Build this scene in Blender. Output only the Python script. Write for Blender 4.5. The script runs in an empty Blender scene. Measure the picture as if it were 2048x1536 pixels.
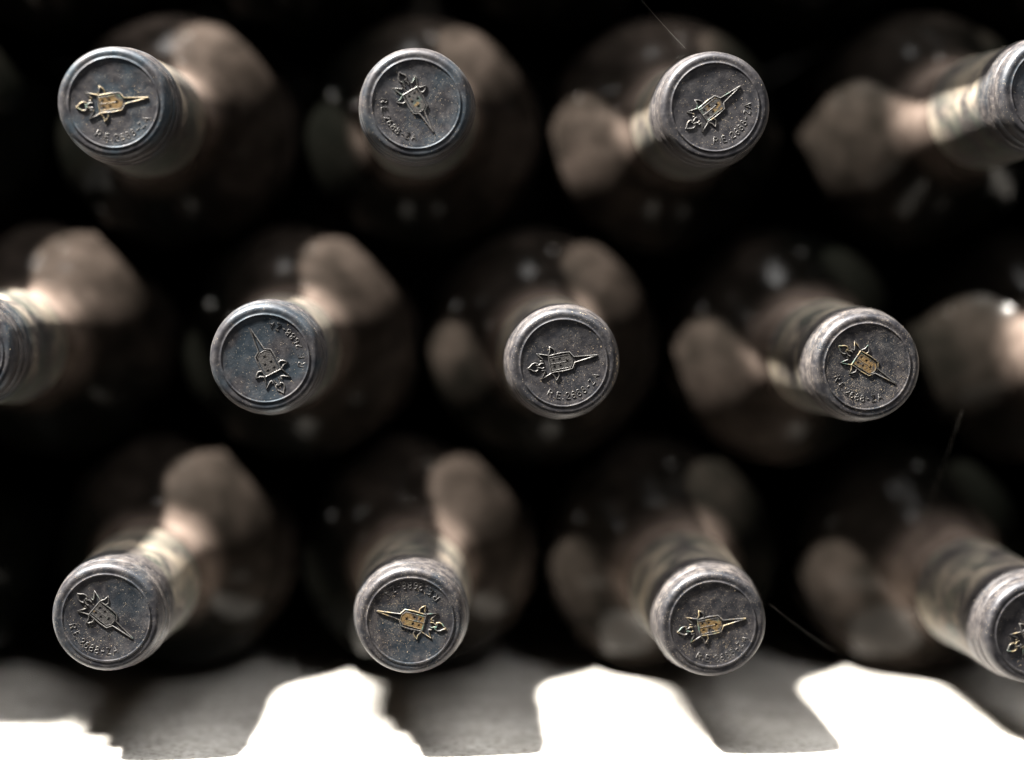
import bpy, bmesh, math, random
from mathutils import Vector, Matrix, noise

random.seed(11)
sc = bpy.context.scene
col = sc.collection
MM = 0.001

# ------------------------------------------------------------------ camera
D = 0.420                    # camera to the plane of the capsule faces
PXMM = 7.67                  # photo pixels per millimetre in that plane
FPX = PXMM * D * 1000.0
VPX, VPY = 905.0, 570.0      # where the bottles' long axes run to in the photo
CAM_Z = (1532.0 - VPY) / PXMM * MM
cam_data = bpy.data.cameras.new('camera')
cam = bpy.data.objects.new('camera', cam_data)
col.objects.link(cam)
sc.camera = cam
cam_data.sensor_width = 36.0
cam_data.lens = 36.0 * FPX / 2048.0
cam_data.clip_start = 0.01
cam_data.clip_end = 50.0
cam.location = (0.0, -D, CAM_Z)
yaw = math.atan((1024.0 - VPX) / FPX)
pitch = math.atan((768.0 - VPY) / FPX)
fwd = Vector((math.sin(yaw) * math.cos(pitch), math.cos(yaw) * math.cos(pitch), -math.sin(pitch)))
cam_q = fwd.to_track_quat('-Z', 'Y')
cam.rotation_euler = cam_q.to_euler()
cam_data.dof.use_dof = True
cam_data.dof.focus_distance = D * 1.006
cam_data.dof.aperture_fstop = 2.3
cam_data.dof.aperture_blades = 0

def at(px, py, y=0.0):
    """world point at depth y that the photo shows at (px, py)"""
    d = cam_q @ Vector(((px - 1024.0) / FPX, (768.0 - py) / FPX, -1.0))
    t = (y - cam.location.y) / d.y
    return cam.location + d * t

# ------------------------------------------------------------------ world and lamps
world = bpy.data.worlds.new('World')
sc.world = world
world.use_nodes = True
world.node_tree.nodes['Background'].inputs[0].default_value = (1.0, 0.86, 0.74, 1)
world.node_tree.nodes['Background'].inputs[1].default_value = 0.011

def aim(o, target):
    o.rotation_euler = (Vector(target) - o.location).to_track_quat('-Z', 'Y').to_euler()

key_dir = Vector((-0.54, -0.17, 1.0)).normalized()
kd = bpy.data.lights.new('key_lamp', 'SPOT')
kd.energy = 1090.0
kd.color = (1.0, 0.95, 0.87)
kd.shadow_soft_size = 0.034
kd.spot_size = math.radians(30)
kd.spot_blend = 0.25
key = bpy.data.objects.new('key_lamp', kd)
col.objects.link(key)
key.location = Vector((0.015, 0.02, 0.09)) + key_dir * 1.55
aim(key, (0.015, 0.02, 0.09))

wd = bpy.data.lights.new('overhead_fill', 'AREA')  # soft overhead strip added to lift the floor shadows
wd.shape = 'RECTANGLE'
wd.size = 2.2
wd.size_y = 0.30
wd.energy = 37.0
wd.color = (1.0, 0.98, 0.95)
fill_lamp = bpy.data.objects.new('overhead_fill', wd)
col.objects.link(fill_lamp)
fill_lamp.location = (-0.10, -0.09, 1.15)
aim(fill_lamp, (0.0, 0.0, 0.05))

sc.view_settings.view_transform = 'Standard'
sc.view_settings.look = 'None'
sc.view_settings.exposure = 0.25
sc.view_settings.gamma = 1.0
sc.view_settings.use_curve_mapping = False
sc.render.engine = 'CYCLES'
sc.cycles.max_bounces = 6
sc.cycles.caustics_reflective = False
sc.cycles.caustics_refractive = False

# ------------------------------------------------------------------ material helpers
class NT:
    def __init__(self, name):
        self.m = bpy.data.materials.new(name)
        self.m.use_nodes = True
        self.t = self.m.node_tree
        self.t.nodes.clear()
        self.out = self.t.nodes.new('ShaderNodeOutputMaterial')

    def n(self, kind, **ins):
        nd = self.t.nodes.new(kind)
        for k, v in ins.items():
            key = k.replace('_', ' ')
            if key in nd.inputs:
                self.put(nd.inputs[key], v)
            else:
                setattr(nd, k, v)
        return nd

    def put(self, sock, v):
        if isinstance(v, bpy.types.NodeSocket):
            self.t.links.new(v, sock)
        else:
            sock.default_value = v

    def math(self, op, a, b=0.0, c=None, clamp=False):
        nd = self.t.nodes.new('ShaderNodeMath')
        nd.operation = op
        nd.use_clamp = clamp
        self.put(nd.inputs[0], a)
        self.put(nd.inputs[1], b)
        if c is not None:
            self.put(nd.inputs[2], c)
        return nd.outputs[0]

    def ramp(self, v, lo, hi, a=0.0, b=1.0):
        nd = self.t.nodes.new('ShaderNodeMapRange')
        nd.interpolation_type = 'SMOOTHSTEP'
        self.put(nd.inputs[0], v)
        self.put(nd.inputs[1], lo)
        self.put(nd.inputs[2], hi)
        self.put(nd.inputs[3], a)
        self.put(nd.inputs[4], b)
        return nd.outputs[0]

    def mix(self, f, a, b):
        nd = self.t.nodes.new('ShaderNodeMix')
        nd.data_type = 'RGBA'
        self.put(nd.inputs[0], f)
        self.put(nd.inputs[6], a)
        self.put(nd.inputs[7], b)
        return nd.outputs[2]

    def coords(self):
        tc = self.t.nodes.new('ShaderNodeTexCoord')
        oi = self.t.nodes.new('ShaderNodeObjectInfo')
        self.oi = oi
        mul = self.t.nodes.new('ShaderNodeVectorMath')
        mul.operation = 'SCALE'
        mul.inputs[0].default_value = (3.1, 5.7, 2.3)
        self.t.links.new(oi.outputs['Random'], mul.inputs['Scale'])
        add = self.t.nodes.new('ShaderNodeVectorMath')
        add.operation = 'ADD'
        self.t.links.new(tc.outputs['Object'], add.inputs[0])
        self.t.links.new(mul.outputs[0], add.inputs[1])
        self.raw = tc.outputs['Object']
        return add.outputs[0]

    def noise(self, v, scale, detail=4.0, rough=0.55, dist=0.0):
        nd = self.t.nodes.new('ShaderNodeTexNoise')
        self.t.links.new(v, nd.inputs['Vector'])
        nd.inputs['Scale'].default_value = scale
        nd.inputs['Detail'].default_value = detail
        nd.inputs['Roughness'].default_value = rough
        nd.inputs['Distortion'].default_value = dist
        return nd.outputs['Fac']

    def voro(self, v, scale):
        nd = self.t.nodes.new('ShaderNodeTexVoronoi')
        self.t.links.new(v, nd.inputs['Vector'])
        nd.inputs['Scale'].default_value = scale
        return nd.outputs['Distance'], nd.outputs['Color']

    def stretch(self, v, s):
        nd = self.t.nodes.new('ShaderNodeVectorMath')
        nd.operation = 'MULTIPLY'
        self.t.links.new(v, nd.inputs[0])
        nd.inputs[1].default_value = s
        return nd.outputs[0]

    def bump(self, h, strength, dist):
        nd = self.t.nodes.new('ShaderNodeBump')
        nd.inputs['Strength'].default_value = strength
        nd.inputs['Distance'].default_value = dist
        self.t.links.new(h, nd.inputs['Height'])
        return nd.outputs[0]

    def principled(self, **k):
        nd = self.t.nodes.new('ShaderNodeBsdfPrincipled')
        for a, b in k.items():
            self.put(nd.inputs[a.replace('_', ' ')], b)
        return nd.outputs[0]

    def mixsh(self, f, a, b):
        nd = self.t.nodes.new('ShaderNodeMixShader')
        self.put(nd.inputs[0], f)
        self.t.links.new(a, nd.inputs[1])
        self.t.links.new(b, nd.inputs[2])
        return nd.outputs[0]

    def done(self, sh):
        self.t.links.new(sh, self.out.inputs[0])
        return self.m

def rgb(r, g, b):
    return (r, g, b, 1.0)

# ------------------------------------------------------------------ materials
def mat_glass():
    t = NT('dusty_dark_glass')
    v = t.coords()
    big = t.noise(v, 22, 3, 0.5)
    mid = t.noise(v, 90, 5, 0.6)
    fine = t.noise(v, 900, 3, 0.6)
    cover = t.math('MULTIPLY', t.ramp(big, 0.3, 0.7, 0.55, 1.05), t.ramp(mid, 0.28, 0.72, 0.5, 1.25))
    cover = t.math('MULTIPLY', cover, t.ramp(fine, 0.3, 0.7, 0.75, 1.15))
    smear = t.noise(t.stretch(v, (1.0, 0.35, 1.0)), 55, 3, 0.6, 1.2)
    cover = t.math('MULTIPLY', cover, t.ramp(smear, 0.32, 0.60, 0.55, 1.12))
    # sparse pale spots painted in for glints on the glass
    d, c = t.voro(v, 75)
    sep = t.n('ShaderNodeSeparateColor', Color=c)
    spot = t.math('MULTIPLY', t.ramp(d, 0.07, 0.13, 1.0, 0.0), t.math('GREATER_THAN', sep.outputs[0], 0.93))
    # dust weighted to one side, painting in bright and dim shoulder light (object colour: r, g = that side, b = how much)
    oc = t.n('ShaderNodeSeparateColor', Color=t.oi.outputs['Color'])
    sx = t.n('ShaderNodeSeparateXYZ', Vector=t.raw)
    along = t.math('MULTIPLY', sx.outputs[0], t.math('MULTIPLY_ADD', oc.outputs[0], 2.0, -1.0))
    along = t.math('ADD', along, t.math('MULTIPLY', sx.outputs[2], t.math('MULTIPLY_ADD', oc.outputs[1], 2.0, -1.0)))
    along = t.math('ADD', along, t.math('MULTIPLY_ADD', big, 0.03, -0.015))
    side = t.ramp(along, -0.014, 0.014, 0.03, 1.0)
    cover = t.math('MULTIPLY', cover, t.math('MULTIPLY', side, oc.outputs[2]))
    neck = t.ramp(sx.outputs[1], -0.238, -0.222, 1.0, 0.0)
    amount = t.math('MAXIMUM', t.math('MULTIPLY', cover, 0.095), t.math('MULTIPLY', neck, t.math('MULTIPLY', t.ramp(sx.outputs[2], -0.016, 0.008, 0.25, 1.0), t.ramp(mid, 0.3, 0.7, 0.22, 0.52))))  # neck dust thins underneath, painting the shaded underside darker
    amount = t.math('ADD', amount, t.math('MULTIPLY', spot, 0.12), clamp=True)
    dustc = t.mix(mid, rgb(0.29, 0.212, 0.175), rgb(0.37, 0.295, 0.255))
    dust = t.principled(Base_Color=dustc, Roughness=0.95, Specular_IOR_Level=0.1)
    glass = t.principled(Base_Color=rgb(0.0014, 0.0016, 0.0013), Roughness=t.ramp(mid, 0.2, 0.8, 0.12, 0.20),
                         IOR=1.5, Specular_IOR_Level=0.06)
    return t.done(t.mixsh(amount, glass, dust))

def mat_capsule():
    t = NT('tarnished_capsule_metal')
    v = t.coords()
    oc = t.n('ShaderNodeSeparateColor', Color=t.oi.outputs['Color'])
    dusty, bluish = oc.outputs[1], oc.outputs[2]
    big = t.noise(v, 120, 3, 0.5)
    mid = t.noise(v, 420, 4, 0.6)
    fine = t.noise(v, 2600, 3, 0.65)
    rings = t.noise(t.stretch(v, (60, 1400, 60)), 1.0, 3, 0.6)
    base = t.mix(t.ramp(mid, 0.3, 0.7), rgb(0.021, 0.021, 0.026), rgb(0.038, 0.037, 0.042))
    base = t.mix(t.math('MULTIPLY', t.ramp(big, 0.42, 0.66), bluish), base, rgb(0.022, 0.036, 0.050))  # blue sky reflection painted into the base colour
    sx = t.n('ShaderNodeSeparateXYZ', Vector=t.raw)
    depth = t.math('ADD', sx.outputs[1], 0.30)
    skirt = t.ramp(depth, 0.011, 0.018)
    green = t.math('MULTIPLY', t.ramp(big, 0.40, 0.60), skirt)
    base = t.mix(t.math('MULTIPLY', green, 0.7), base, rgb(0.050, 0.068, 0.052))
    # settled dust: thin film, cream patches on the skirt, specks
    film = t.math('MULTIPLY', t.ramp(mid, 0.30, 0.75), t.ramp(fine, 0.35, 0.7))
    rim = t.ramp(depth, 0.0006, 0.003, 0.0, 1.0)
    f1 = t.math('MULTIPLY', film, t.math('MULTIPLY_ADD', rim, 0.27, t.math('MULTIPLY', dusty, 0.40)))
    f1 = t.math('ADD', f1, t.math('MULTIPLY', rim, t.ramp(rings, 0.35, 0.75, 0.01, 0.11)))
    patch = t.noise(v, 75, 6, 0.62, 0.4)
    up = t.math('ADD', t.math('MULTIPLY_ADD', sx.outputs[2], 1.0, t.math('MULTIPLY', sx.outputs[0], -0.25)), t.math('MULTIPLY_ADD', patch, 0.022, -0.011))
    settled = t.ramp(up, -0.016, 0.006, 0.25, 1.0)  # dust on top, leaned left to paint the sunlit side brighter
    f2 = t.math('MULTIPLY', t.math('MULTIPLY', t.math('MULTIPLY', t.ramp(patch, 0.30, 0.66), skirt), settled), t.ramp(fine, 0.2, 0.6, 0.45, 0.82))
    d, c = t.voro(v, 4200)
    vc = t.n('ShaderNodeSeparateColor', Color=c)
    clump = t.ramp(t.noise(v, 240, 3, 0.6), 0.42, 0.68)
    thr = t.math('SUBTRACT', 0.985, t.math('MULTIPLY', t.math('MULTIPLY', clump, dusty), 0.30))
    speck = t.math('MULTIPLY', t.math('GREATER_THAN', vc.outputs[0], thr), t.ramp(d, 0.25, 0.42, 0.85, 0.0))
    amount = t.math('MAXIMUM', t.math('MAXIMUM', f1, f2), speck, clamp=True)
    dustc = t.mix(t.math('MAXIMUM', f2, speck), rgb(0.22, 0.19, 0.17), rgb(0.34, 0.285, 0.215))
    h = t.math('ADD', t.math('MULTIPLY', mid, 0.7), t.math('MULTIPLY', fine, 0.3))
    h = t.math('ADD', h, t.math('MULTIPLY', amount, 0.5))
    bm_ = t.bump(h, 0.35, 0.00025)
    metal = t.principled(Base_Color=base, Metallic=0.45, Roughness=t.ramp(mid, 0.2, 0.8, 0.38, 0.56),
                         Specular_IOR_Level=0.5, Normal=bm_)
    dust = t.principled(Base_Color=dustc, Roughness=0.95, Specular_IOR_Level=0.1, Normal=bm_)
    return t.done(t.mixsh(amount, metal, dust))

def mat_relief(name, strong):
    """embossed crest: dark metal with remains of gold paint and green tarnish"""
    t = NT(name)
    v = t.coords()
    oc = t.n('ShaderNodeSeparateColor', Color=t.oi.outputs['Color'])
    gold, dusty = oc.outputs[0], oc.outputs[1]
    n1 = t.noise(v, 520, 4, 0.6)
    n2 = t.noise(v, 2200, 3, 0.6)
    n3 = t.noise(v, 330, 2, 0.5)
    edge = t.math('SUBTRACT', 0.76, t.math('MULTIPLY', gold, 0.46 if strong else 0.36))
    worn = t.ramp(n1, edge, t.math('ADD', edge, 0.10))
    worn = t.math('MULTIPLY', worn, t.ramp(n2, 0.25, 0.5, 0.45, 0.82))
    worn = t.math('MULTIPLY', worn, t.math('GREATER_THAN', gold, 0.02))
    base = t.mix(t.ramp(n2, 0.3, 0.7), rgb(0.035, 0.034, 0.037), rgb(0.10, 0.095, 0.09))
    base = t.mix(t.math('MULTIPLY', t.ramp(n3, 0.55, 0.68), t.math('MULTIPLY', gold, 0.7)), base, rgb(0.10, 0.20, 0.155))
    goldc = t.mix(n2, rgb(0.14, 0.085, 0.032), rgb(0.28, 0.18, 0.07)) if strong else t.mix(n2, rgb(0.12, 0.09, 0.045), rgb(0.27, 0.21, 0.12))
    colr = t.mix(worn, base, goldc)
    b = t.bump(n2, 0.4, 0.0002)
    return t.done(t.principled(Base_Color=colr, Metallic=t.math('MULTIPLY_ADD', worn, -0.1, 0.35),
                               Roughness=0.42, Normal=b))

def mat_crumb():
    t = NT('pale_dust_crumbs')
    v = t.coords()
    c = t.mix(t.noise(v, 1500, 2), rgb(0.24, 0.18, 0.12), rgb(0.52, 0.43, 0.31))
    return t.done(t.principled(Base_Color=c, Roughness=0.9, Specular_IOR_Level=0.2))

def mat_thread():
    t = NT('cobweb_silk')
    return t.done(t.principled(Base_Color=rgb(0.16, 0.15, 0.135), Roughness=0.6))

def mat_floor():
    t = NT('worn_concrete')
    v = t.coords()
    big = t.noise(v, 9, 4, 0.6)
    mid = t.noise(t.stretch(v, (1, 1.6, 1)), 60, 6, 0.65)
    fine = t.noise(t.stretch(v, (1, 1.8, 1)), 420, 4, 0.7)
    grit = t.noise(v, 1500, 3, 0.7)
    base = t.mix(t.ramp(mid, 0.3, 0.7), rgb(0.50, 0.485, 0.46), rgb(0.72, 0.70, 0.67))
    base = t.mix(t.ramp(fine, 0.46, 0.64, 0.0, 0.80), base, rgb(0.25, 0.22, 0.185))
    base = t.mix(t.ramp(big, 0.5, 0.75, 0.0, 0.4), base, rgb(0.30, 0.27, 0.235))
    d, c = t.voro(v, 55)
    vc = t.n('ShaderNodeSeparateColor', Color=c)
    pit = t.math('MULTIPLY', t.ramp(d, 0.05, 0.13, 1.0, 0.0), t.math('GREATER_THAN', vc.outputs[0], 0.80))
    base = t.mix(t.math('MULTIPLY', pit, 0.7), base, rgb(0.13, 0.10, 0.075))
    h = t.math('ADD', t.math('MULTIPLY', fine, 0.6), t.math('MULTIPLY', grit, 0.4))
    h = t.math('ADD', h, t.math('MULTIPLY', mid, 0.8))
    h = t.math('SUBTRACT', h, pit)
    return t.done(t.principled(Base_Color=base, Roughness=0.9, Specular_IOR_Level=0.25, Normal=t.bump(h, 0.9, 0.0018)))

def mat_wall():
    t = NT('shade_black_wall')
    v = t.coords()
    base = t.mix(t.noise(v, 14, 5, 0.6), rgb(0.010, 0.009, 0.008), rgb(0.022, 0.020, 0.018))  # near-black colour stands in for the shade deep between bottles
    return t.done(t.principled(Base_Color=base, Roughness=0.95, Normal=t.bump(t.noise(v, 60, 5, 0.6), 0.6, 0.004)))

M_GLASS, M_CAP = mat_glass(), mat_capsule()
M_LINE, M_PLATE = mat_relief('crest_relief', False), mat_relief('crest_shield_paint', True)
M_CRUMB, M_THREAD, M_FLOOR, M_WALL = mat_crumb(), mat_thread(), mat_floor(), mat_wall()

# ------------------------------------------------------------------ mesh helpers
def link(name, me, parent=None, mat=None):
    o = bpy.data.objects.new(name, me)
    col.objects.link(o)
    if parent is not None:
        o.parent = parent
    if mat is not None and me is not None and not me.materials:
        me.materials.append(mat)
    return o

def lathe(name, prof, seg, fn=None):
    """prof: list of (radius, y) in metres, revolved about the y axis; radius 0 closes the end"""
    vs, fs, rows = [], [], []
    for r, y in prof:
        if r <= 1e-9:
            rows.append([len(vs)])
            vs.append((0.0, y, 0.0))
        else:
            row = []
            for i in range(seg):
                a = 2 * math.pi * i / seg
                rr, yy = (r, y) if fn is None else fn(r, y, a)
                row.append(len(vs))
                vs.append((rr * math.cos(a), yy, rr * math.sin(a)))
            rows.append(row)
    for A, B in zip(rows, rows[1:]):
        for i in range(seg):
            j = (i + 1) % seg
            if len(A) == 1 and len(B) == 1:
                continue
            if len(A) == 1:
                fs.append((A[0], B[i], B[j]))
            elif len(B) == 1:
                fs.append((A[i], B[0], A[j]))
            else:
                fs.append((A[i], B[i], B[j], A[j]))
    me = bpy.data.meshes.new(name)
    me.from_pydata(vs, [], fs)
    me.validate()
    bm = bmesh.new()
    bm.from_mesh(me)
    bmesh.ops.recalc_face_normals(bm, faces=bm.faces)
    bm.to_mesh(me)
    bm.free()
    me.shade_smooth()
    return me

def smooth_profile(pts, n):
    """Catmull-Rom through (y, r) knots"""
    out = []
    P = [pts[0]] + pts + [pts[-1]]
    for k in range(1, len(P) - 2):
        p0, p1, p2, p3 = P[k - 1], P[k], P[k + 1], P[k + 2]
        for i in range(n):
            s = i / n
            out.append(tuple(0.5 * ((2 * p1[q]) + (-p0[q] + p2[q]) * s + (2 * p0[q] - 5 * p1[q] + 4 * p2[q] - p3[q]) * s * s
                                    + (-p0[q] + 3 * p1[q] - 3 * p2[q] + p3[q]) * s ** 3) for q in (0, 1)))
    out.append(pts[-1])
    return out

BL = 0.300       # bottle length; local origin = centre of the base, the neck points to -y
BR = 38.4        # body radius in mm

glass_knots = [(49.0, 15.5), (56.0, 15.8), (62.0, 16.2), (67.0, 17.0), (71.5, 18.9), (76.0, 22.5), (80.5, 27.2),
               (85.5, 31.8), (91.0, 35.2), (97.5, 37.0), (105.0, BR)]
gp = [(11.0, 2.0), (12.6, 2.4), (13.2, 4.0), (13.2, 14.0), (13.2, 17.0), (13.8, 30.0), (14.6, 44.0)]
gp = [(0.0, 2.0)] + gp + [(r, y) for y, r in smooth_profile(glass_knots, 5)]
gp += [(BR, 180.0), (BR, 288.0), (BR - 0.5, 293.0), (BR - 2.2, 297.0), (BR - 5.0, 299.6), (BR - 7.5, 300.0), (27.0, 298.6),
       (20.0, 290.0), (10.0, 284.0), (0.0, 282.0)]
glass_mesh = lathe('glass', [(r * MM, y * MM - BL) for r, y in gp], 96)

FACE = 11.0      # radius of the embossed disc in mm
def dish(r):
    return 0.16 + 0.26 * (1.0 - min(1.0, r / 10.9) ** 5)
def capsule_mesh(seed):
    prof = [(0.0, 0.0)] + [(r, 0.0) for r in (2.5, 5.0, 7.0, 8.3, 9.3, 10.0, 10.5, 10.9)]
    prof = [(r, dish(r)) for r, _ in prof]
    prof += [(11.10, 0.17), (11.22, 0.10), (11.34, 0.02), (11.46, 0.01), (11.58, 0.07), (11.70, 0.17), (11.95, 0.19),
            (12.35, 0.15), (12.8, 0.12), (13.2, 0.20), (13.55, 0.40), (13.9, 0.78), (14.2, 1.35), (14.4, 2.1), (14.52, 3.0), (14.60, 4.1),
            (14.46, 4.4), (14.46, 4.65), (14.66, 4.9), (14.88, 5.3), (15.02, 6.2), (15.10, 7.5), (14.95, 7.8), (14.95, 8.1), (15.16, 8.4), (15.34, 9.0), (15.44, 10.2),
            (15.46, 11.6), (15.34, 12.2), (15.28, 12.7), (15.36, 13.3), (15.34, 15.0), (15.32, 17.5), (15.36, 21.0), (15.46, 25.0), (15.58, 29.0), (15.70, 33.0), (15.82, 37.0),
            (15.92, 41.0), (16.0, 44.0), (16.06, 46.6), (16.32, 47.2), (16.40, 48.2), (16.32, 49.2), (16.05, 49.6), (15.0, 49.6)]
    off = Vector((seed * 3.7, seed * 1.3, seed * 7.1))
    amp = 0.6 + 0.8 * random.random()
    def wob(r, y, a):
        R, Y = r, y
        p = Vector((math.cos(a) * 1.2, y * 0.10, math.sin(a) * 1.2)) + off
        q = Vector((math.cos(a) * 5.0, y * 0.22, math.sin(a) * 5.0)) + off
        if y > 0.9:
            k = min(1.0, (y - 0.9) / 8.0)
            R += amp * (0.22 * k + 0.06) * noise.noise(p) + 0.10 * k * noise.noise(q)
            Y += 0.10 * k * noise.noise(p * 1.7)
        else:
            Y += 0.05 * noise.noise(Vector((r * 0.12 * math.cos(a), r * 0.12 * math.sin(a), seed * 2.0))) * amp
            if 11.0 < r < 11.8:
                Y += 0.05 * noise.noise(q)
                R += 0.05 * noise.noise(p * 1.5)
        return R * MM, Y * MM - BL
    # radii and depths stay in mm until wob() turns them into metres
    vs_prof = [(r, y) for r, y in prof]
    me = lathe('capsule', vs_prof, 120, wob)
    me.vertices[0].co = (0, dish(0) * MM - BL, 0)
    return me

def curve_mesh(name, polys, depth, fill=False, extrude=0.0, offset_bevel=0.0):
    cu = bpy.data.curves.new(name, 'CURVE')
    cu.dimensions = '2D' if fill else '3D'
    if fill:
        cu.fill_mode = 'BOTH'
        cu.extrude = extrude
        cu.bevel_depth = offset_bevel
        cu.bevel_resolution = 1
    else:
        cu.bevel_depth = depth
        cu.bevel_resolution = 2
        cu.use_fill_caps = True
    for pts, closed in polys:
        sp = cu.splines.new('POLY')
        sp.points.add(len(pts) - 1)
        for q, (x, y) in zip(sp.points, pts):
            q.co = (x, y, 0, 1)
        sp.use_cyclic_u = closed
    o = bpy.data.objects.new(name, cu)
    col.objects.link(o)
    dg = bpy.context.evaluated_depsgraph_get()
    me = bpy.data.meshes.new_from_object(o.evaluated_get(dg))
    bpy.data.objects.remove(o)
    # u right, v up, relief towards -y
    for vt in me.vertices:
        x, y, z = vt.co
        vt.co = (x, -z + (dish(math.hypot(x, y) / MM) - dish(0)) * MM, y)
    me.name = name
    me.materials.clear()
    return me

F = FACE * MM
def mir(pts):
    return [pts, [(u, -v) for u, v in pts]]
crest = []
crest += [([(-.335, .20), (-.05, .215), (.165, .20), (.245, .068), (.80, .004)], False)]
crest += [([(-.335, -.20), (-.05, -.215), (.165, -.20), (.245, -.068), (.80, -.004)], False)]
crest += [([(-.345, -.215), (-.345, .215)], False)]
crest += [(p, False) for p in mir([(-.335, .225), (-.285, .30), (-.275, .41), (-.215, .36), (-.165, .29), (-.185, .225)])]
crest += [(p, False) for p in mir([(-.35, .215), (-.605, .31), (-.50, .165), (-.485, .115), (-.555, .115)])]
crest += [(p, False) for p in mir([(-.87, .003), (-.81, .035), (-.755, .085), (-.69, .10), (-.635, .078), (-.615, .04), (-.66, .03)])]
crest += [(p, False) for p in mir([(-.655, .018), (-.60, .03), (-.545, .065), (-.49, .05)])]
def sc_poly(polys, s):
    return [([(u * s, v * s) for u, v in p], c) for p, c in polys]
crest_mesh = curve_mesh('crest_lines', sc_poly(crest, F), 0.19 * MM)
inner = [(p, False) for p in mir([(-.325, .155), (.135, .155), (.205, .06), (.205, .0)])] + [([(-.325, 0), (.05, 0)], False)]
divider_mesh = curve_mesh('shield_edge', sc_poly(inner, F), 0.07 * MM)

def star(cx, cy, R, rot):
    return [(cx + (R if k % 2 == 0 else R * .45) * math.cos(rot + k * math.pi / 5),
             cy + (R if k % 2 == 0 else R * .45) * math.sin(rot + k * math.pi / 5)) for k in range(10)]
plate = [([(-.325, -.155), (.135, -.155), (.205, -.06), (.205, .06), (.135, .155), (-.325, .155)], True)]
for cx, cy, R in ((-.245, .077, .052), (-.245, -.077, .052), (-.095, .077, .052), (-.095, -.077, .052), (.07, .0, .060)):
    plate.append((star(cx, cy, R, math.pi), True))
shield_mesh = curve_mesh('shield', sc_poly(plate, F), 0, True, 0.16 * MM)

# single-stroke lettering along the lower arc of the disc
GL = {
    'R': [[(0, 0), (0, 1), (.45, 1), (.6, .88), (.6, .64), (.45, .52), (0, .52)], [(.3, .52), (.62, 0)]],
    'E': [[(.55, 1), (0, 1), (0, 0), (.58, 0)], [(0, .52), (.45, .52)]],
    '.': [[(.2, 0), (.28, .04)]],
    '2': [[(0, .78), (.1, .95), (.3, 1), (.5, .93), (.56, .75), (.45, .52), (0, 0), (.6, 0)]],
    '6': [[(.52, .92), (.32, 1), (.12, .85), (.02, .5), (.04, .2), (.2, .01), (.4, .01), (.56, .16), (.56, .38), (.42, .53), (.2, .53), (.05, .38)]],
    '8': [[(.3, .54), (.1, .64), (.06, .8), (.16, .96), (.3, 1), (.46, .96), (.54, .8), (.5, .64), (.3, .54), (.06, .42), (.0, .24), (.1, .05), (.3, 0),
           (.5, .05), (.6, .24), (.54, .42), (.3, .54)]],
    '-': [[(.08, .45), (.5, .45)]],
    'Z': [[(0, 1), (.58, 1), (0, 0), (.6, 0)]],
    'A': [[(0, 0), (.32, 1), (.64, 0)], [(.12, .34), (.52, .34)]],
}
letters = []
H = .150
for ch, ang in (('R', 235), ('.', 243.5), ('E', 250), ('.', 258), ('2', 265.5), ('6', 275), ('8', 284.5), ('8', 294), ('-', 303.5), ('Z', 313), ('A', 324)):
    for st in GL[ch]:
        pts = []
        for gx, gy in st:
            rr = .885 - gy * H
            a = math.radians(ang) + (gx - .3) * H * 1.0 / .82
            pts.append((rr * math.cos(a) * F, rr * math.sin(a) * F))
        letters.append((pts, False))
letter_mesh = curve_mesh('lettering', letters, 0.10 * MM)

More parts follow.
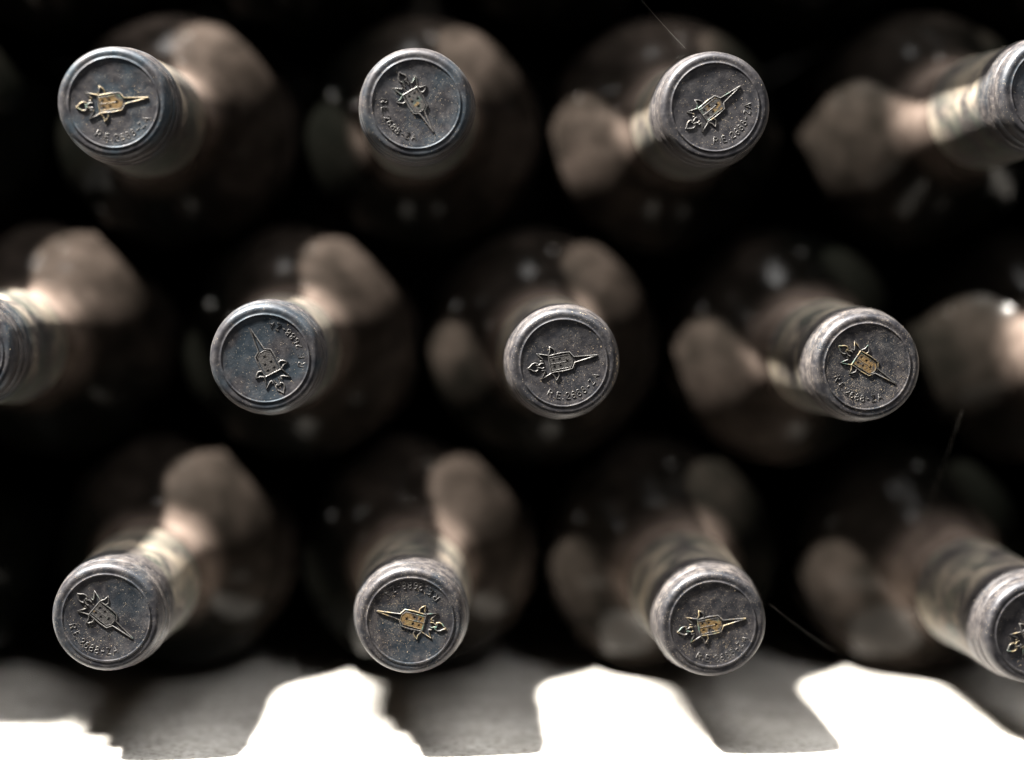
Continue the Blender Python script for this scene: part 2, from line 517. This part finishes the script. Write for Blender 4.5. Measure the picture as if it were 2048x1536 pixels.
def crumbs_mesh(n_face, n_rim, flakes, rng):
    """small crumbs of dust and grit lying on the capsule"""
    bm = bmesh.new()
    def crumb(p, nrm, s, flat=0.6, long=1.0):
        q = nrm.to_track_quat('Z', 'Y') @ Matrix.Rotation(rng.random() * 6.28, 3, 'Z').to_quaternion()
        pts = []
        for dx, dy, dz in ((1, 0, 0), (-1, 0, 0), (0, 1, 0), (0, -1, 0), (0, 0, 1), (0, 0, -.6)):
            j = 0.6 + 0.7 * rng.random()
            pts.append(bm.verts.new(p + q @ Vector((dx * s * j * long, dy * s * j, dz * s * j * flat))))
        for a, b, c in ((0, 2, 4), (2, 1, 4), (1, 3, 4), (3, 0, 4), (2, 0, 5), (1, 2, 5), (3, 1, 5), (0, 3, 5)):
            bm.faces.new((pts[a], pts[b], pts[c]))
    centres = [(rng.uniform(-8, 8), rng.uniform(-9, 6), rng.uniform(1.0, 3.5)) for _ in range(5)]
    for _ in range(int(n_face * 1.25)):
        if rng.random() < .6:
            cx, cy, s = rng.choice(centres)
            x, z = rng.gauss(cx, s), rng.gauss(cy, s)
        else:
            a, r = rng.random() * 6.28, 11.2 * math.sqrt(rng.random())
            x, z = r * math.cos(a), r * math.sin(a)
        if math.hypot(x, z) > 10.8:
            continue
        crumb(Vector((x, dish(math.hypot(x, z)) - .02, z)) * MM - Vector((0, BL, 0)), Vector((0, -1, 0)), rng.uniform(.018, .065) * MM * (1.7 if rng.random() < .06 else 1))
    for _ in range(n_rim):
        a = rng.random() * 6.28
        y = rng.choice((.25, .6, 1.2, 2.5, 4, 6.2, 8.9))
        r = {.25: 13.3, .6: 13.72, 1.2: 14.12, 2.5: 14.46, 4: 14.6, 6.2: 15.02, 8.9: 15.3}[y]
        nrm = Vector((math.cos(a), -1.5 if y < 1 else -.2, math.sin(a))).normalized()
        crumb(Vector((r * math.cos(a), y, r * math.sin(a))) * MM - Vector((0, BL, 0)), nrm, rng.uniform(.03, .09) * MM)
    for _ in range(flakes):
        a = math.radians(rng.gauss(-5, 16)) if rng.random() < .75 else math.radians(rng.gauss(75, 20))
        y = rng.uniform(.3, 1.6)
        r = 13.35 + .62 * y
        nrm = Vector((math.cos(a), -.8, math.sin(a))).normalized()
        crumb(Vector((r * math.cos(a), y - .1, r * math.sin(a))) * MM - Vector((0, BL, 0)), nrm, rng.uniform(.07, .16) * MM, .4, rng.uniform(1.5, 3.5))
    me = bpy.data.meshes.new('dust_crumbs')
    bm.to_mesh(me)
    bm.free()
    return me

# ------------------------------------------------------------------ the setting
def grid(name, x0, x1, y0, y1, nx, ny, f):
    vs = [f(x0 + (x1 - x0) * i / nx, y0 + (y1 - y0) * j / ny) for j in range(ny + 1) for i in range(nx + 1)]
    fs = [(j * (nx + 1) + i, j * (nx + 1) + i + 1, (j + 1) * (nx + 1) + i + 1, (j + 1) * (nx + 1) + i) for j in range(ny) for i in range(nx)]
    me = bpy.data.meshes.new(name)
    me.from_pydata(vs, [], fs)
    me.shade_smooth()
    return me

fl = link('floor', grid('floor', -0.8, 0.8, -0.016, 0.36, 320, 94,
          lambda x, y: (x, y, -0.06 if y < -0.0155 else -0.0006 + 0.0005 * noise.noise(Vector((x * 30, y * 30, 0))))), None, M_FLOOR)
fl['kind'] = 'structure'
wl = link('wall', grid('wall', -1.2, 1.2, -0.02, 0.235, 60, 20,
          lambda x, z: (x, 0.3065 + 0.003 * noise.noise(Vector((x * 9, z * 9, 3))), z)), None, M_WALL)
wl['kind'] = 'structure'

# ------------------------------------------------------------------ the bottles
# cap centre in the photo, row (0 = lowest), column, crest angle, gold left, dust, painted blue sheen, crumbs, flakes, label
SP = 78.4 * MM
ROWZ = [38.5 * MM, 106.4 * MM, 174.3 * MM, 242.2 * MM]
X0 = [-11.0 * MM, -10.2 * MM - SP / 2, -10.0 * MM, -10.2 * MM - SP / 2]

B = []
def bottle(row, colm, cap_px, ang, gold, dusty, blue, nf, nr, flakes, label):
    B.append((row, colm, cap_px, ang, gold, dusty, blue, nf, nr, flakes, label))

# lowest row
bottle(0, -1, (212, 1236), -40, .25, .45, .5, 170, 60, 0, 'dusty wine bottle at bottom left, crest spike on its cap pointing down right')
bottle(0, 0, (821, 1242), 165, .82, .75, .6, 420, 130, 0, 'wine bottle in bottom row with orange gold shield on cap, spike pointing left')
bottle(0, 1, (1426, 1249), 11, .72, .65, .15, 300, 80, 0, 'wine bottle in bottom row with patchy gold shield, crest spike pointing right')
bottle(0, 2, (2076, 1265), 32, .70, .25, .1, 90, 60, 0, 'wine bottle at bottom right, its cap cut off by the picture edge')
bottle(0, -2, (-398, 1232), 60, .3, .4, .3, 0, 0, 0, 'shadowed wine bottle of the lowest row beyond the left picture edge')
# middle row
bottle(1, -1, (-84, 704), 78, .3, .35, 1.0, 40, 120, 0, 'wine bottle at left edge of middle row, only bright neck and cap rim showing')
bottle(1, 0, (530, 717), 117, 0.0, .25, .75, 120, 40, 0, 'wine bottle in middle row with upside down crest, no gold left on cap')
bottle(1, 1, (1128, 726), 11, .05, .45, .2, 240, 110, 46, 'wine bottle at the centre with plain dark crest and straw flakes on cap rim')
bottle(1, 2, (1735, 733), -33, .72, .85, .35, 480, 120, 0, 'very dusty wine bottle right of centre with brown gold shield on its cap')
bottle(0, 3, (2668, 1262), 10, .3, .4, .2, 0, 0, 0, 'wine bottle of the lowest row beyond the right picture edge')
bottle(2, 3, (2660, 196), 10, .3, .4, .2, 0, 0, 0, 'wine bottle of the upper row beyond the right picture edge')
bottle(1, 3, (2342, 738), 10, .3, .4, .2, 0, 0, 0, 'wine bottle at right edge of middle row, only its dusty shoulder showing')
# upper row
bottle(2, -1, (226, 205), 8, .86, .35, 1.0, 200, 60, 0, 'wine bottle at top left with bluish cap and clear gold shield')
bottle(2, 0, (832, 208), -60, .35, .40, .7, 200, 140, 0, 'wine bottle in top row with small gold trace, crest spike pointing downward')
bottle(2, 1, (1431, 214), 38, .50, .35, .1, 180, 60, 0, 'wine bottle in top row with thin gold crest pointing up right')
bottle(2, 2, (2108, 182), 100, .4, .35, .6, 40, 120, 0, 'wine bottle at top right, long greenish neck showing, cap cut by picture edge')
bottle(2, -2, (-385, 200), 0, .3, .4, .3, 0, 0, 0, 'dark wine bottle of the upper row beyond the left picture edge')
# the row above the picture: only the undersides of the bottles come into view
bottle(3, 3, (2340, -296), 10, .3, .4, .3, 0, 0, 0, 'dark wine bottle along the top picture edge, rightmost of five')
bottle(3, -1, (-70, -312), 40, .3, .4, .3, 0, 0, 0, 'dark wine bottle along the top picture edge, leftmost of five')
bottle(3, -2, (-880, -312), 40, .3, .4, .3, 0, 0, 0, 'unseen wine bottle added beyond the top left corner to shadow the floor')  # out-of-view bottle, placed for its shadow on the left floor
bottle(3, 0, (540, -308), -20, .3, .4, .3, 0, 0, 0, 'dark wine bottle along the top picture edge, second from left')
bottle(3, 1, (1128, -335), 95, .3, .4, .3, 0, 0, 0, 'dark wine bottle along the top picture edge, third from left')
bottle(3, 2, (1812, -336), 150, .3, .4, .3, 0, 0, 0, 'dark wine bottle along the top picture edge, fourth from left')

# dust side (right, up) and amount, set to paint each shoulder's light patches
SIDE = {(2, -1): (.8, .6, .95), (2, 0): (.8, .4, .9), (2, 1): (-.9, .1, .75), (2, 2): (-.8, .3, .36), (2, -2): (-.5, .3, .1), (0, -2): (-.5, .3, .1),
        (1, -1): (.2, .9, .9), (1, 0): (.8, .5, 1.0), (1, 1): (.05, .15, .75), (1, 2): (-1., -.1, .85), (1, 3): (-.9, -.1, .25),
        (0, -1): (.6, .7, .65), (0, 0): (.7, .6, .8), (0, 1): (-.3, .0, .50), (0, 2): (-.8, -.3, .38)}
for k, (row, colm, px, ang, gold, dusty, blue, nf, nr, flakes, label) in enumerate(B):
    rng = random.Random(100 + k)
    cap_at = at(px[0], px[1], 0.0)
    body = Vector((X0[row] + SP * colm, 0.205, ROWZ[row]))
    axis = (body - cap_at)
    axis.normalize()
    root = bpy.data.objects.new('wine_bottle', None)
    col.objects.link(root)
    root.empty_display_size = 0.02
    root.location = cap_at + axis * BL
    roll = rng.random() * 6.28
    root.rotation_mode = 'QUATERNION'
    root.rotation_quaternion = Vector((0, 1, 0)).rotation_difference(axis)
    root['label'] = label
    root['category'] = 'bottle'
    root['group'] = 'wine bottles stacked on their sides'
    g = link('glass', glass_mesh, root, M_GLASS)
    dx, dz, amt = SIDE.get((row, colm), (.5, .8, .5))
    g.color = (dx * .5 + .5, dz * .5 + .5, amt, 1)
    c = link('capsule', capsule_mesh(k + 1), root, M_CAP)
    c.color = (gold, dusty, blue, 1)
    phi = -math.radians(ang)
    ox, oz, ks = rng.uniform(-.35, .35) * MM, rng.uniform(-.35, .35) * MM, rng.uniform(.96, 1.03)
    face_y = dish(0) * MM - BL
    for nm, me, mt, lift in (('crest', crest_mesh, M_LINE, .02), ('shield', shield_mesh, M_PLATE, .0),
                             ('shield_edge', divider_mesh, M_LINE, .14), ('lettering', letter_mesh, M_LINE, .0)):
        o = link(nm, me, c, mt)
        o.location = (ox, face_y - lift * MM, oz)
        o.scale = (ks, 1, ks)
        o.rotation_euler = (0, phi, 0)
        o.color = (gold if nm != 'lettering' else 0.0, dusty, blue, 1)
    if nf:
        cr = link('dust_crumbs', crumbs_mesh(nf, nr, flakes, rng), c, M_CRUMB)
        cr['kind'] = 'stuff'

# ------------------------------------------------------------------ cobweb threads
def thread(p, q, sag, rad, label):
    cu = bpy.data.curves.new('cobweb_thread', 'CURVE')
    cu.dimensions = '3D'
    cu.bevel_depth = rad
    cu.bevel_resolution = 1
    sp = cu.splines.new('POLY')
    n = 14
    sp.points.add(n)
    for i in range(n + 1):
        s = i / n
        v = p.lerp(q, s) + Vector((0, 0, -sag * 4 * s * (1 - s)))
        sp.points[i].co = (*v, 1)
    tmp = bpy.data.objects.new('tmp', cu)
    col.objects.link(tmp)
    me = bpy.data.meshes.new_from_object(tmp.evaluated_get(bpy.context.evaluated_depsgraph_get()))
    bpy.data.objects.remove(tmp)
    o = link('cobweb_thread', me, None, M_THREAD)
    o['label'] = label
    o['category'] = 'cobweb'
    o['group'] = 'cobweb threads between the bottles'
    return o

thread(at(1250, -40, 0.012), at(1372, 98, 0.004), .0004, .000013, 'fine cobweb thread hanging down to the top row cap with thin gold crest')
thread(at(1540, 1208, 0.003), at(1668, 1302, 0.02), .0005, .000013, 'fine cobweb thread running right from the patchy gold cap in bottom row')
thread(at(1925, 820, 0.020), at(1795, 1180, 0.075), .001, .00002, 'blurred slanting cobweb thread above the neck at bottom right')
